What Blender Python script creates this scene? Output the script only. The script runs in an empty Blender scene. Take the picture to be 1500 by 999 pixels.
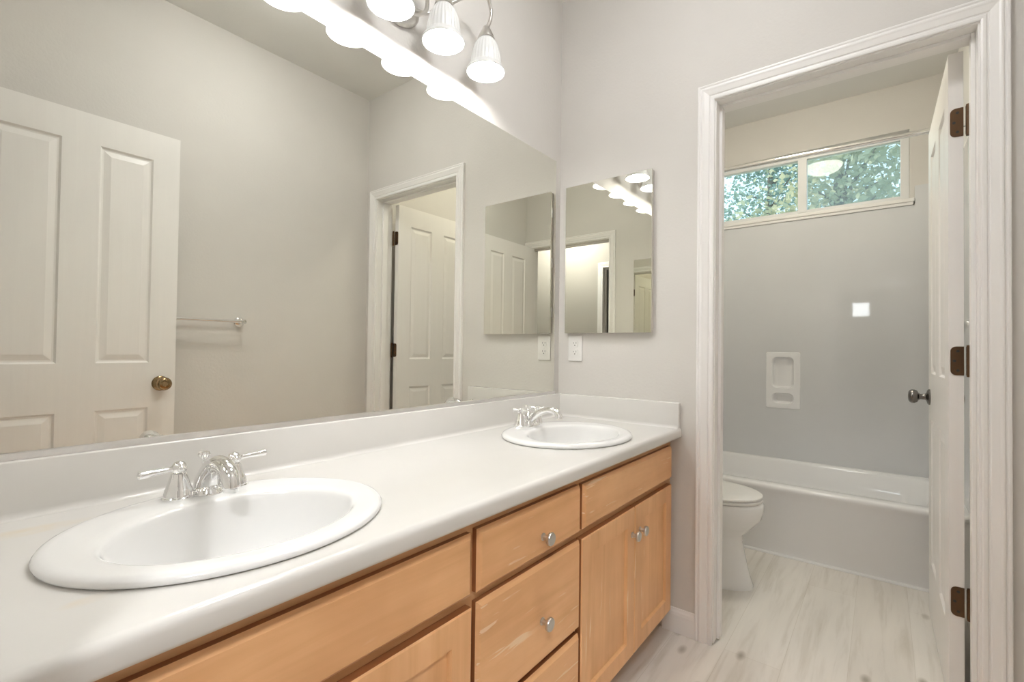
import bpy, bmesh, math, random
from mathutils import Vector, Matrix
C = bpy.context.scene.collection
S = bpy.context.scene
PI = math.pi

# ------------------------------------------------------------------ camera, world, exposure
FPX = 697.65
cam_d = bpy.data.cameras.new('camera'); cam = bpy.data.objects.new('camera', cam_d); C.objects.link(cam)
_r = Vector((0.613980432, -0.789218964, 0.0127065253)); _u = Vector((-0.0202060953, 0.000377313610, 0.999795765))
_f = Vector((0.789062572, 0.614111785, 0.0157153704))
cam.matrix_world = Matrix(((_r.x, _u.x, -_f.x, -1.8759), (_r.y, _u.y, -_f.y, -1.1852), (_r.z, _u.z, -_f.z, 1.0908), (0, 0, 0, 1)))
cam_d.sensor_fit = 'HORIZONTAL'; cam_d.sensor_width = 36.0; cam_d.lens = FPX / 1500 * 36.0
cam_d.clip_start = 0.005; cam_d.clip_end = 200
S.camera = cam

S.view_settings.view_transform = 'Standard'; S.view_settings.look = 'None'
S.view_settings.gamma = 1.0; S.view_settings.use_curve_mapping = False
S.view_settings.exposure = 0.30
SHADE = 0.22           # radiance of the lit frosted shades
BULB = 128.0            # radiance of the vanity bulbs
CEIL_LAMP = 38.0         # radiance of the dome lamp over the toilet
BATH_FILL = 38.0       # radiance of the unseen fill dome added on the bathroom ceiling
HALL_FILL = 140.0       # radiance of the unseen fill dome added in the hall
WORLD = 2.0
BED_WIN = 13.0

w = bpy.data.worlds.new('sky'); S.world = w; w.use_nodes = True
nt = w.node_tree; nt.nodes.clear()
out = nt.nodes.new('ShaderNodeOutputWorld'); bg = nt.nodes.new('ShaderNodeBackground')
tc = nt.nodes.new('ShaderNodeTexCoord'); sx = nt.nodes.new('ShaderNodeSeparateXYZ'); rp = nt.nodes.new('ShaderNodeValToRGB')
nt.links.new(tc.outputs['Generated'], sx.inputs[0]); nt.links.new(sx.outputs['Z'], rp.inputs[0])
rp.color_ramp.elements[0].position = 0.0; rp.color_ramp.elements[0].color = (0.62, 0.82, 0.92, 1)
rp.color_ramp.elements[1].position = 0.7; rp.color_ramp.elements[1].color = (0.35, 0.60, 0.85, 1)
nt.links.new(rp.outputs[0], bg.inputs[0]); bg.inputs[1].default_value = WORLD; nt.links.new(bg.outputs[0], out.inputs[0])

cy = S.cycles
cy.use_denoising = True
cy.max_bounces = 14; cy.diffuse_bounces = 8; cy.glossy_bounces = 8; cy.transmission_bounces = 8; cy.transparent_max_bounces = 16
cy.sample_clamp_indirect = 12.0; cy.blur_glossy = 0.6

sun_d = bpy.data.lights.new('sun', 'SUN'); sun = bpy.data.objects.new('sun', sun_d); C.objects.link(sun)
sun_d.energy = 5.0; sun_d.angle = 0.02; sun_d.color = (1, 0.93, 0.82)
sun.rotation_euler = (math.radians(-38), math.radians(12), 0)

# ------------------------------------------------------------------ measured layout (metres)
XB = -1.86           # wall behind the camera
YR = -1.5045         # wall opposite the mirror
ZC = 2.715           # ceiling
XW = 1.80            # window wall
HT = 0.7903          # counter top
SPL = 0.8883         # top of the splash
RND = random.Random(7)

# ------------------------------------------------------------------ materials
def mat(name):
    m = bpy.data.materials.new(name); m.use_nodes = True
    n = m.node_tree.nodes; b = n['Principled BSDF']
    return m, m.node_tree, n, b
def sb(b, **k):
    for kk, v in k.items():
        b.inputs[kk.replace('_', ' ')].default_value = v
def link(t, a, b): t.links.new(a, b)
def coords(t, kind='Object', scale=(1, 1, 1), rot=(0, 0, 0)):
    c = t.nodes.new('ShaderNodeTexCoord'); mp = t.nodes.new('ShaderNodeMapping')
    mp.inputs['Scale'].default_value = scale; mp.inputs['Rotation'].default_value = rot
    link(t, c.outputs[kind], mp.inputs[0]); return mp.outputs[0]
def noise(t, vec, scale, detail=3, rough=0.5, dist=0.0):
    n = t.nodes.new('ShaderNodeTexNoise'); n.inputs['Scale'].default_value = scale; n.inputs['Detail'].default_value = detail
    n.inputs['Roughness'].default_value = rough; n.inputs['Distortion'].default_value = dist
    link(t, vec, n.inputs['Vector']); return n.outputs['Fac']
def ramp(t, fac, stops):
    r = t.nodes.new('ShaderNodeValToRGB'); e = r.color_ramp.elements
    while len(e) < len(stops): e.new(0.5)
    for i, (p, c) in enumerate(stops):
        e[i].position = p; e[i].color = (c[0], c[1], c[2], 1) if hasattr(c, '__len__') else (c, c, c, 1)
    link(t, fac, r.inputs[0]); return r.outputs[0]
def mixc(t, fac, a, b, mode='MIX'):
    m = t.nodes.new('ShaderNodeMix'); m.data_type = 'RGBA'; m.blend_type = mode
    for s, v in ((m.inputs['Factor'], fac), (m.inputs['A'], a), (m.inputs['B'], b)): pass
    ins = [i for i in m.inputs if i.enabled]
    for s, v in zip(ins, (fac, a, b)):
        if hasattr(v, 'is_linked'): link(t, v, s)
        elif hasattr(v, '__len__'): s.default_value = (v[0], v[1], v[2], 1)
        else: s.default_value = v
    return [o for o in m.outputs if o.enabled][0]
def bump(t, b, h, strength=0.2, dist=0.01):
    n = t.nodes.new('ShaderNodeBump'); n.inputs['Strength'].default_value = strength; n.inputs['Distance'].default_value = dist
    link(t, h, n.inputs['Height']); link(t, n.outputs[0], b.inputs['Normal'])
def paint(name, col, rough=0.6, bs=0.0, bscale=120, var=0.02):
    m, t, n, b = mat(name)
    v = coords(t)
    f = noise(t, v, 3.0, 2)
    c = ramp(t, f, ((0.3, [x * (1 - var) for x in col]), (0.7, [min(1, x * (1 + var)) for x in col])))
    link(t, c, b.inputs['Base Color']); sb(b, Roughness=rough)
    if bs: bump(t, b, noise(t, v, bscale, 3), bs, 0.002)
    return m

M = {}
M['wall'] = paint('beige_wall_paint', (0.665, 0.642, 0.612), 0.75, 0.35, 90)
M['ceiling'] = paint('ceiling_paint', (0.76, 0.75, 0.725), 0.8, 0.3, 90)
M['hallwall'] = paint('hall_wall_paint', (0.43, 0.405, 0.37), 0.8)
M['trim'] = paint('white_trim_paint', (0.86, 0.845, 0.83), 0.35)
M['vinyl'] = paint('white_vinyl', (0.80, 0.80, 0.80), 0.35)
M['plastic'] = paint('white_plastic', (0.80, 0.79, 0.77), 0.3)
M['porcelain'] = paint('white_porcelain', (0.82, 0.82, 0.815), 0.08, 0, 0, 0.005)
M['acrylic'] = paint('white_tub_acrylic', (0.87, 0.87, 0.88), 0.10, 0.02, 10, 0.01)
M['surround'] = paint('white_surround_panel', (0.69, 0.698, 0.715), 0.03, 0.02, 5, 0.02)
M['caulk'] = paint('white_caulk', (0.8, 0.8, 0.8), 0.5)
M['cabin'] = paint('cabinet_side_enamel', (0.60, 0.57, 0.52), 0.4)

def metal(name, col, rough):
    m, t, n, b = mat(name); v = coords(t)
    f = noise(t, v, 40, 2); c = ramp(t, f, ((0.3, [x * 0.96 for x in col]), (0.7, col)))
    link(t, c, b.inputs['Base Color']); sb(b, Roughness=rough, Metallic=1.0); return m
M['chrome'] = metal('chrome', (0.90, 0.90, 0.90), 0.05)
M['nickel'] = metal('brushed_nickel', (0.66, 0.64, 0.61), 0.28)
M['alu'] = metal('aluminium_channel', (0.78, 0.77, 0.76), 0.3)
M['brass'] = metal('antique_brass', (0.35, 0.24, 0.13), 0.2)
M['bronze'] = metal('dark_bronze', (0.14, 0.085, 0.05), 0.42)
M['black'] = paint('dark_slot', (0.03, 0.028, 0.025), 0.6)
M['pewter'] = metal('dark_pewter', (0.20, 0.19, 0.18), 0.25)

def mirror_mat(name, col):
    m, t, n, b = mat(name); v = coords(t)
    f = noise(t, v, 1.5, 1); c = ramp(t, f, ((0.2, [x * 0.995 for x in col]), (0.8, col)))
    link(t, c, b.inputs['Base Color']); sb(b, Metallic=1.0, Roughness=0.0); return m
M['mirror'] = mirror_mat('silvered_mirror_glass', (0.845, 0.845, 0.785))
M['mirror2'] = mirror_mat('silvered_cabinet_mirror', (0.83, 0.825, 0.755))

# cultured marble counter with a few stains
m, t, n, b = mat('cream_cultured_marble'); v = coords(t)
base = ramp(t, noise(t, v, 2.5, 3), ((0.3, (0.675, 0.66, 0.63)), (0.7, (0.705, 0.692, 0.668))))
def spot(cx, cy_, lx, ly, amt):
    g = t.nodes.new('ShaderNodeTexGradient'); g.gradient_type = 'SPHERICAL'
    mp = t.nodes.new('ShaderNodeMapping'); c_ = t.nodes.new('ShaderNodeTexCoord'); link(t, c_.outputs['Object'], mp.inputs[0])
    mp.inputs['Scale'].default_value = (1 / lx, 1 / ly, 30); mp.inputs['Location'].default_value = (-cx / lx, -cy_ / ly, -HT * 30)
    link(t, mp.outputs[0], g.inputs[0]); k = t.nodes.new('ShaderNodeMath'); k.operation = 'MULTIPLY'
    link(t, ramp(t, g.outputs['Fac'], ((0.0, 0.0), (0.7, amt))), k.inputs[0]); link(t, ramp(t, noise(t, v, 28, 3), ((0.35, 0.2), (0.6, 1.0))), k.inputs[1]); return k.outputs[0]
base = mixc(t, spot(-1.765, -.112, .11, .028, .55), base, (0.72, 0.60, 0.42))
st = spot(-1.738, -.452, .026, .014, .5)
link(t, mixc(t, st, base, (0.74, 0.62, 0.47)), b.inputs['Base Color']); sb(b, Roughness=0.13)
M['marble'] = m
# maple
def wood(name, axis, dark=1.0):
    m, t, n, b = mat(name)
    sc = {'x': (1.6, 22, 22), 'z': (22, 22, 1.6)}[axis]
    v = coords(t, scale=sc); v2 = coords(t)
    g = noise(t, v, 1.0, 5, 0.6, 0.6)
    c = ramp(t, g, ((0.25, (0.70 * dark, 0.375 * dark, 0.165 * dark)), (0.5, (0.79 * dark, 0.445 * dark, 0.212 * dark)), (0.75, (0.86 * dark, 0.505 * dark, 0.255 * dark))))
    blotch = ramp(t, noise(t, v2, 5.0, 3), ((0.35, (0.93, 0.90, 0.88)), (0.65, (1.05, 1.06, 1.08))))
    c = mixc(t, 1.0, c, blotch, 'MULTIPLY')
    sc2 = {'x': (7, 60, 95), 'z': (95, 60, 7)}[axis]
    scr = ramp(t, noise(t, coords(t, scale=sc2, rot=(0, 0.25, 0)), 1.0, 2), ((0.66, 0.0), (0.70, 0.75)))
    area = ramp(t, noise(t, coords(t, scale=(4, 4, 5)), 1.0, 2), ((0.46, 0.0), (0.56, 1.0)))
    k = t.nodes.new('ShaderNodeMath'); k.operation = 'MULTIPLY'; link(t, scr, k.inputs[0]); link(t, area, k.inputs[1])
    c = mixc(t, k.outputs[0], c, (0.90, 0.68, 0.46))
    link(t, c, b.inputs['Base Color']); sb(b, Roughness=0.38); bump(t, b, g, 0.06, 0.002)
    return m
M['maple'] = wood('honey_maple_across', 'x')
M['maple_v'] = wood('honey_maple_upright', 'z')
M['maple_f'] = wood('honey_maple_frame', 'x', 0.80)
M['maple_e'] = paint('dark_maple_edge', (0.30, 0.115, 0.042), 0.45, 0, 0, 0.12)  # darker red-brown for the edges of drawer and door fronts
# plank floor: planks run along x
m, t, n, b = mat('pale_oak_vinyl_planks'); v = coords(t, scale=(1, 1, 1))
br = t.nodes.new('ShaderNodeTexBrick'); link(t, v, br.inputs['Vector'])
br.offset = 0.37; br.inputs['Scale'].default_value = 1.0; br.inputs['Brick Width'].default_value = 1.22; br.inputs['Row Height'].default_value = 0.182
br.inputs['Mortar Size'].default_value = 0.0008; br.inputs['Mortar Smooth'].default_value = 0.2
br.inputs['Color1'].default_value = (0.735, 0.70, 0.65, 1); br.inputs['Color2'].default_value = (0.79, 0.76, 0.715, 1); br.inputs['Mortar'].default_value = (0.64, 0.60, 0.54, 1)
g = noise(t, coords(t, scale=(2.0, 26, 1)), 1.0, 5, 0.6, 0.4)
gc = ramp(t, g, ((0.25, (0.80, 0.78, 0.74)), (0.5, (1, 1, 1)), (0.8, (1.05, 1.05, 1.04))))
c = mixc(t, 1.0, br.outputs['Color'], gc, 'MULTIPLY')
big = ramp(t, noise(t, coords(t, scale=(1.3, 5, 1)), 1.0, 3), ((0.35, (0.92, 0.92, 0.92)), (0.7, (1.04, 1.04, 1.04))))
c = mixc(t, 1.0, c, big, 'MULTIPLY')
vo = t.nodes.new('ShaderNodeTexVoronoi'); link(t, coords(t, scale=(4.0, 8.4, 1)), vo.inputs['Vector']); vo.inputs['Scale'].default_value = 1.0
kn = ramp(t, vo.outputs['Distance'], ((0.04, 0.85), (0.16, 0.0)))
c = mixc(t, kn, c, (0.30, 0.26, 0.21))
link(t, c, b.inputs['Base Color']); sb(b, Roughness=0.33); bump(t, b, g, 0.05, 0.001)
M['floor'] = m
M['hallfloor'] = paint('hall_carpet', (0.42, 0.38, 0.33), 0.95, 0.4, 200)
# moulded door skin with pressed wood grain
m, t, n, b = mat('white_moulded_door_skin')
g = noise(t, coords(t, scale=(28, 28, 1.5)), 1.0, 4, 0.6, 1.2)
link(t, ramp(t, g, ((0.2, (0.82, 0.80, 0.78)), (0.8, (0.85, 0.83, 0.81)))), b.inputs['Base Color']); sb(b, Roughness=0.36); bump(t, b, g, 0.10, 0.002)
M['door'] = m
# frosted ribbed glass shade (lit from within by its bulb)
m, t, n, b = mat('frosted_shade_glass')
v = coords(t); c = ramp(t, noise(t, v, 30, 2), ((0.3, (1.0, 0.985, 0.965)), (0.7, (1.0, 0.99, 0.975))))
sb(b, Base_Color=(0.5, 0.5, 0.485, 1), Roughness=0.25, Emission_Strength=SHADE); link(t, c, b.inputs['Emission Color'])
M['shade'] = m
def emit(name, col, s):
    m, t, n, b = mat(name); sb(b, Base_Color=(0.8, 0.8, 0.8, 1), Emission_Color=(col[0], col[1], col[2], 1), Emission_Strength=s); return m
M['bulb'] = emit('lit_bulb_glass', (1.0, 0.98, 0.95), BULB)
M['dome'] = emit('lit_warm_dome_glass', (1.0, 0.945, 0.79), CEIL_LAMP)
M['hallfill'] = emit('hall_fill_dome_glass', (0.98, 0.99, 1.0), HALL_FILL)
M['bathfill'] = emit('bathroom_fill_dome_glass', (0.98, 0.99, 1.0), BATH_FILL)
M['daypane'] = emit('daylit_bedroom_pane', (0.90, 0.96, 1.0), BED_WIN)
def pane(name, haze, hazecol, gloss):
    m, t, n, b = mat(name); n.remove(b)
    tp = n.new('ShaderNodeBsdfTransparent'); tp.inputs[0].default_value = (0.97, 0.985, 0.98, 1)
    df = n.new('ShaderNodeBsdfTranslucent'); df.inputs[0].default_value = (*hazecol, 1)
    gl = n.new('ShaderNodeBsdfGlossy'); gl.inputs['Roughness'].default_value = 0.0; gl.inputs[0].default_value = (1, 1, 1, 1)
    m1 = n.new('ShaderNodeMixShader'); m1.inputs[0].default_value = haze
    link(t, tp.outputs[0], m1.inputs[1]); link(t, df.outputs[0], m1.inputs[2])
    m2 = n.new('ShaderNodeMixShader'); fr = n.new('ShaderNodeFresnel'); fr.inputs[0].default_value = gloss
    link(t, fr.outputs[0], m2.inputs[0]); link(t, m1.outputs[0], m2.inputs[1]); link(t, gl.outputs[0], m2.inputs[2])
    link(t, m2.outputs[0], n['Material Output'].inputs[0]); return m
M['glass'] = pane('clear_window_glass', 0.03, (0.8, 0.85, 0.85), 1.19)
M['glass_screen'] = pane('window_glass_behind_screen', 0.13, (0.80, 0.88, 0.88), 1.19)
def leafmat(name, c1, c2):
    m, t, n, b = mat(name); v = coords(t)
    link(t, ramp(t, noise(t, v, 6, 3), ((0.3, c1), (0.7, c2))), b.inputs['Base Color']); sb(b, Roughness=0.6)
    tr = n.new('ShaderNodeBsdfTranslucent'); tr.inputs[0].default_value = (*c2, 1)
    mx = n.new('ShaderNodeMixShader'); mx.inputs[0].default_value = 0.45
    link(t, b.outputs[0], mx.inputs[1]); link(t, tr.outputs[0], mx.inputs[2]); link(t, mx.outputs[0], n['Material Output'].inputs[0]); return m
M['leaf_green'] = leafmat('green_leaves', (0.15, 0.26, 0.15), (0.34, 0.46, 0.31))
M['leaf_olive'] = leafmat('olive_leaves', (0.28, 0.30, 0.17), (0.54, 0.53, 0.36))
M['leaf_dark'] = leafmat('dark_leaves', (0.17, 0.25, 0.20), (0.30, 0.39, 0.32))
M['bark'] = paint('bark', (0.20, 0.15, 0.11), 0.9, 0.6, 30, 0.2)
M['soil'] = paint('garden_ground', (0.22, 0.24, 0.14), 0.95, 0.4, 8, 0.2)

# ------------------------------------------------------------------ mesh helpers
def V3(*a): return Vector(a)
def NB(): return bmesh.new()
def box(bm, x0, x1, y0, y1, z0, z1, bev=0.0, seg=2):
    x0, x1 = sorted((x0, x1)); y0, y1 = sorted((y0, y1)); z0, z1 = sorted((z0, z1))
    vs = [bm.verts.new(p) for p in ((x0, y0, z0), (x1, y0, z0), (x1, y1, z0), (x0, y1, z0), (x0, y0, z1), (x1, y0, z1), (x1, y1, z1), (x0, y1, z1))]
    fs = [bm.faces.new([vs[i] for i in f]) for f in ((3, 2, 1, 0), (4, 5, 6, 7), (0, 1, 5, 4), (1, 2, 6, 5), (2, 3, 7, 6), (3, 0, 4, 7))]
    if bev > 0:
        es = list({e for f in fs for e in f.edges})
        bmesh.ops.bevel(bm, geom=es, offset=bev, segments=seg, profile=0.6, affect='EDGES')
    return bm
def frame_of(d):
    d = d.normalized(); a = V3(0, 0, 1) if abs(d.z) < 0.9 else V3(1, 0, 0)
    x = a.cross(d).normalized(); return x, d.cross(x).normalized()
def rings(bm, loops, cap0=True, cap1=True, closed=True):
    L = [[bm.verts.new(p) for p in lp] for lp in loops]
    for a, b_ in zip(L, L[1:]):
        n = len(a)
        for i in range(n if closed else n - 1):
            bm.faces.new((a[i], a[(i + 1) % n], b_[(i + 1) % n], b_[i]))
    if cap0: bm.faces.new(list(reversed(L[0])))
    if cap1: bm.faces.new(L[-1])
    return L
def tube(bm, pts, rad, n=16, caps=True, flat=1.0):
    pts = [Vector(p) for p in pts]; k = len(pts)
    rad = [rad] * k if not hasattr(rad, '__len__') else rad
    loops = []; prev = None
    for i, p in enumerate(pts):
        d = (pts[min(i + 1, k - 1)] - pts[max(i - 1, 0)]).normalized()
        if prev is None: x, y = frame_of(d)
        else:
            x = (prev - d * prev.dot(d)).normalized(); y = d.cross(x)
        prev = x
        loops.append([p + (x * math.cos(q) + y * math.sin(q) * flat) * rad[i] for q in (2 * PI * j / n for j in range(n))])
    rings(bm, loops, caps, caps)
def spline(pts, k=8):
    pts = [Vector(p) for p in pts]; o = []
    for i in range(len(pts) - 1):
        p0 = pts[max(i - 1, 0)]; p1 = pts[i]; p2 = pts[i + 1]; p3 = pts[min(i + 2, len(pts) - 1)]
        for j in range(k):
            s = j / k
            o.append(0.5 * ((2 * p1) + (p2 - p0) * s + (2 * p0 - 5 * p1 + 4 * p2 - p3) * s * s + (3 * p1 - p0 - 3 * p2 + p3) * s ** 3))
    o.append(pts[-1]); return o
def lerps(vals, n):
    o = []
    for i in range(n):
        s = i / (n - 1) * (len(vals) - 1); a = min(int(s), len(vals) - 2); o.append(vals[a] + (vals[a + 1] - vals[a]) * (s - a))
    return o
def lathe(bm, prof, c=(0, 0, 0), axis=(0, 0, 1), n=32, rib=None, caps=True):
    c = Vector(c); d = Vector(axis).normalized(); x, y = frame_of(d)
    if abs(d.z) > 0.99: x, y = V3(1, 0, 0), V3(0, 1, 0) if d.z > 0 else V3(0, -1, 0)
    loops = []
    for r, h in prof:
        lp = []
        for j in range(n):
            q = 2 * PI * j / n; rr = max(r, 1e-5)
            if rib: rr += rib(q, h)
            lp.append(c + d * h + (x * math.cos(q) + y * math.sin(q)) * rr)
        loops.append(lp)
    rings(bm, loops, caps, caps)
def sphere(bm, c, r, sc=(1, 1, 1), n=20):
    m_ = Matrix.Translation(Vector(c)) @ Matrix.Diagonal((sc[0], sc[1], sc[2], 1))
    bmesh.ops.create_uvsphere(bm, u_segments=n, v_segments=n // 2, radius=r, matrix=m_)
def extrude_x(bm, prof, x0, x1, closed=False, caps=False):
    rings(bm, [[V3(x0, y, z) for y, z in prof], [V3(x1, y, z) for y, z in prof]], caps, caps, closed)
def obj(name, bm, m, parent=None, smooth=None, doubles=True):
    if doubles: bmesh.ops.remove_doubles(bm, verts=bm.verts, dist=1e-6)
    bmesh.ops.recalc_face_normals(bm, faces=bm.faces)
    me = bpy.data.meshes.new(name); bm.to_mesh(me); bm.free()
    o = bpy.data.objects.new(name, me); C.objects.link(o); me.materials.append(m)
    if smooth is not None:
        me.polygons.foreach_set('use_smooth', [True] * len(me.polygons))
        try: me.set_sharp_from_angle(angle=math.radians(smooth))
        except Exception: pass
    if parent is not None:
        o.parent = parent
        if parent.type == 'EMPTY' and parent.get('_w'):
            o.matrix_parent_inverse = Matrix.Translation(-parent.location)
    return o
def tag(o, label, cat, group=None):
    o['label'] = label; o['category'] = cat
    if group: o['group'] = group
    return o
def thing(name, label, cat, loc=(0, 0, 0), group=None, world=True):
    o = bpy.data.objects.new(name, None); C.objects.link(o); o.location = loc; o.empty_display_size = 0.05
    if world: o['_w'] = 1
    return tag(o, label, cat, group)
def struct(o): o['kind'] = 'structure'; return o
def copytree(o, parent=None):
    c = o.copy(); C.objects.link(c)
    if parent is not None: c.parent = parent
    for ch in list(o.children): copytree(ch, c)
    return c

# ------------------------------------------------------------------ room shell
OY0, OY1, OZ = -1.400, -0.690, 2.036       # clear opening to the toilet room
EY0, EY1 = -1.445, -0.690                  # clear opening of the entry
WT = 0.115
bm = NB(); box(bm, -1.86, 1.80, YR, 0.0, -0.06, 0.0); struct(obj('floor', bm, M['floor']))
bm = NB(); box(bm, -2.0, 1.98, YR - .12, .12, ZC, ZC + .08); struct(obj('ceiling', bm, M['ceiling']))
bm = NB(); box(bm, -1.975, 1.98, 0.0, 0.12, -0.06, ZC); struct(obj('wall_left', bm, M['wall']))
bm = NB(); box(bm, -1.975, 1.98, YR - 0.12, YR, -0.06, ZC); struct(obj('wall_right', bm, M['wall']))
J = 0.019
bm = NB()
box(bm, 0, WT, OY1 + J, 0, 0, ZC); box(bm, 0, WT, YR, OY0 - J, 0, ZC); box(bm, 0, WT, OY0 - J, OY1 + J, OZ + J, ZC)
struct(obj('wall_far', bm, M['wall'], doubles=False))
bm = NB()
box(bm, XB - WT, XB, EY1 + J, 0, 0, ZC); box(bm, XB - WT, XB, YR, EY0 - J, 0, ZC); box(bm, XB - WT, XB, EY0 - J, EY1 + J, OZ + J, ZC)
struct(obj('wall_back', bm, M['wall'], doubles=False))
# window wall with its opening
WY0, WY1, WZ0, WZ1 = -1.312, -0.20, 2.006, 2.432
bm = NB()
box(bm, XW, XW + .17, YR, WY0, -.06, ZC); box(bm, XW, XW + .17, WY1, 0, -.06, ZC)
box(bm, XW, XW + .17, WY0, WY1, -.06, WZ0 - .022); box(bm, XW, XW + .17, WY0, WY1, WZ1, ZC)
struct(obj('wall_window', bm, M['wall'], doubles=False))

CAS = [(0, 0), (0, .009), (.004, .0105), (.011, .0105), (.0135, .0075), (.017, .0075), (.0195, .0105), (.036, .0145), (.0405, .0165), (.0445, .0165), (.0475, .013), (.0505, .013), (.053, .0155), (.0575, .0155), (.0595, .0135), (.0595, 0)]
def casing(name, X, sgn, y0, y1, z):
    """swept casing round an opening; sgn is the side of the wall it projects to"""
    loops = []
    rv = 0.005
    for (py, pz, dy, dz) in ((y1 + rv, 0, 1, 0), (y1 + rv, z + rv, 1, 1), (y0 - rv, z + rv, -1, 1), (y0 - rv, 0, -1, 0)):
        loops.append([V3(X + sgn * d, py + dy * u, pz + dz * u) for u, d in CAS])
    bm = NB(); rings(bm, loops, True, True)
    return struct(obj(name, bm, M['trim']))
casing('trim_1', 0, -1, OY0, OY1, OZ); casing('trim_2', WT, 1, OY0, OY1, OZ)
casing('trim_3', XB, 1, EY0, EY1, OZ); casing('trim_4', XB - WT, -1, EY0, EY1, OZ)
def jamb(name, x0, x1, y0, y1, z, sx0, sx1):
    bm = NB()
    box(bm, x0, x1, y1, y1 + J, .006, z + J); box(bm, x0, x1, y0 - J, y0, .006, z + J); box(bm, x0, x1, y0, y1, z, z + J)
    box(bm, sx0, sx1, y1 - .011, y1, .006, z, .002); box(bm, sx0, sx1, y0, y0 + .011, .006, z, .002); box(bm, sx0, sx1, y0 + .011, y1 - .011, z - .011, z, .002)
    return struct(obj(name, bm, M['trim'], doubles=False))
jamb('trim_5', 0, WT, OY0, OY1, OZ, .040, .076)
jamb('trim_6', XB - WT, XB, EY0, EY1, OZ, XB - .076, XB - .040)

BB = [(0, 0), (.012, 0), (.012, .068), (.010, .078), (.006, .084), (.004, .091), (0, .091)]
def base_run(name, p0, p1, nrm):
    p0, p1, nn = Vector((*p0, 0)), Vector((*p1, 0)), Vector((*nrm, 0))
    bm = NB(); rings(bm, [[p + nn * d + V3(0, 0, z) for d, z in BB] for p in (p0, p1)], True, True)
    return struct(obj(name, bm, M['trim']))
base_run('baseboard_far', (0, -.50), (0, OY1 + .064), (-1, 0))
base_run('baseboard_right', (XB, YR), (0, YR), (0, 1))
base_run('baseboard_toilet', (WT, 0), (1.02, 0), (0, -1))
base_run('baseboard_door', (WT, YR), (1.02, YR), (0, 1))

# hall and bedroom behind the camera (seen in the mirrors, lets the daylight in)
HX = -3.15
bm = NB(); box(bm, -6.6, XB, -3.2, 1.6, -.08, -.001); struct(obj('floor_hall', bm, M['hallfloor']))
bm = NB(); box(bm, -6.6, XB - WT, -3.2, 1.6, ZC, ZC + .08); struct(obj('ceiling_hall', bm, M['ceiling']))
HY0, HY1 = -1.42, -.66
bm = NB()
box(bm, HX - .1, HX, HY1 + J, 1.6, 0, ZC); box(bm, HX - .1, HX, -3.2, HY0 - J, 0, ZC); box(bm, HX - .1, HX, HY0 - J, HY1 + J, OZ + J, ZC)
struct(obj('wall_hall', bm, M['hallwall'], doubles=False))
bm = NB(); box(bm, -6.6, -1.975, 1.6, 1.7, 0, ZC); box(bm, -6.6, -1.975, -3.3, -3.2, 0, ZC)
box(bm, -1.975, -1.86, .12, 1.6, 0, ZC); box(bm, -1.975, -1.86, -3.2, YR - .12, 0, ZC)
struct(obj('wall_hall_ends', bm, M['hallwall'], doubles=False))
BWY0, BWY1, BWZ0, BWZ1 = -1.02, -.65, 1.79, 2.16
bm = NB()
box(bm, -6.7, -6.6, BWY1, 1.6, 0, ZC); box(bm, -6.7, -6.6, -3.2, BWY0, 0, ZC); box(bm, -6.7, -6.6, BWY0, BWY1, 0, BWZ0); box(bm, -6.7, -6.6, BWY0, BWY1, BWZ1, ZC)
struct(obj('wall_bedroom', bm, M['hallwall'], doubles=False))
casing('trim_7', HX, 1, HY0, HY1, OZ)
jamb('trim_8', HX - .1, HX, HY0, HY1, OZ, HX - .07, HX - .04)

# ------------------------------------------------------------------ windows
def window_unit(name, x, y0, y1, z0, z1, split, fw, paneL, paneR):
    bm = NB(); d = .05
    box(bm, x, x + d, y0, y0 + fw, z0, z1, .003); box(bm, x, x + d, y1 - fw, y1, z0, z1, .003)
    box(bm, x, x + d, y0 + fw, y1 - fw, z0, z0 + fw, .003); box(bm, x, x + d, y0 + fw, y1 - fw, z1 - fw, z1, .003)
    box(bm, x - .004, x + d, split - .026, split + .026, z0 + fw * .6, z1 - fw * .6, .003)
    root = struct(obj(name, bm, M['vinyl'], doubles=False))
    bm = NB(); box(bm, x + .018, x + .022, y0 + fw, split - .026, z0 + fw, z1 - fw); obj('pane', bm, paneR, root)
    bm = NB(); box(bm, x + .028, x + .032, split + .026, y1 - fw, z0 + fw, z1 - fw); obj('pane', bm, paneL, root)
    return root
win = window_unit('window_1', XW + .045, WY0, WY1, WZ0, WZ1, -.757, .042, M['glass'], M['glass_screen'])
bm = NB(); box(bm, 1.754, XW + .045, WY0 - .022, WY1 + .022, WZ0 - .022, WZ0, .005); box(bm, 1.760, 1.772, WY0 - .016, WY1 + .016, WZ0 - .040, WZ0 - .022, .003)
struct(obj('trim_9', bm, M['trim'], doubles=False))
bm = NB()
box(bm, -6.68, -6.63, BWY0, BWY0 + .05, BWZ0, BWZ1); box(bm, -6.68, -6.63, BWY1 - .05, BWY1, BWZ0, BWZ1); box(bm, -6.68, -6.63, BWY0 + .05, BWY1 - .05, BWZ0, BWZ0 + .05); box(bm, -6.68, -6.63, BWY0 + .05, BWY1 - .05, BWZ1 - .05, BWZ1)
win2 = struct(obj('window_2', bm, M['vinyl'], doubles=False))
bm = NB(); box(bm, -6.66, -6.655, BWY0 + .05, BWY1 - .05, BWZ0 + .05, BWZ1 - .05); obj('pane', bm, M['daypane'], win2)

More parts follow.
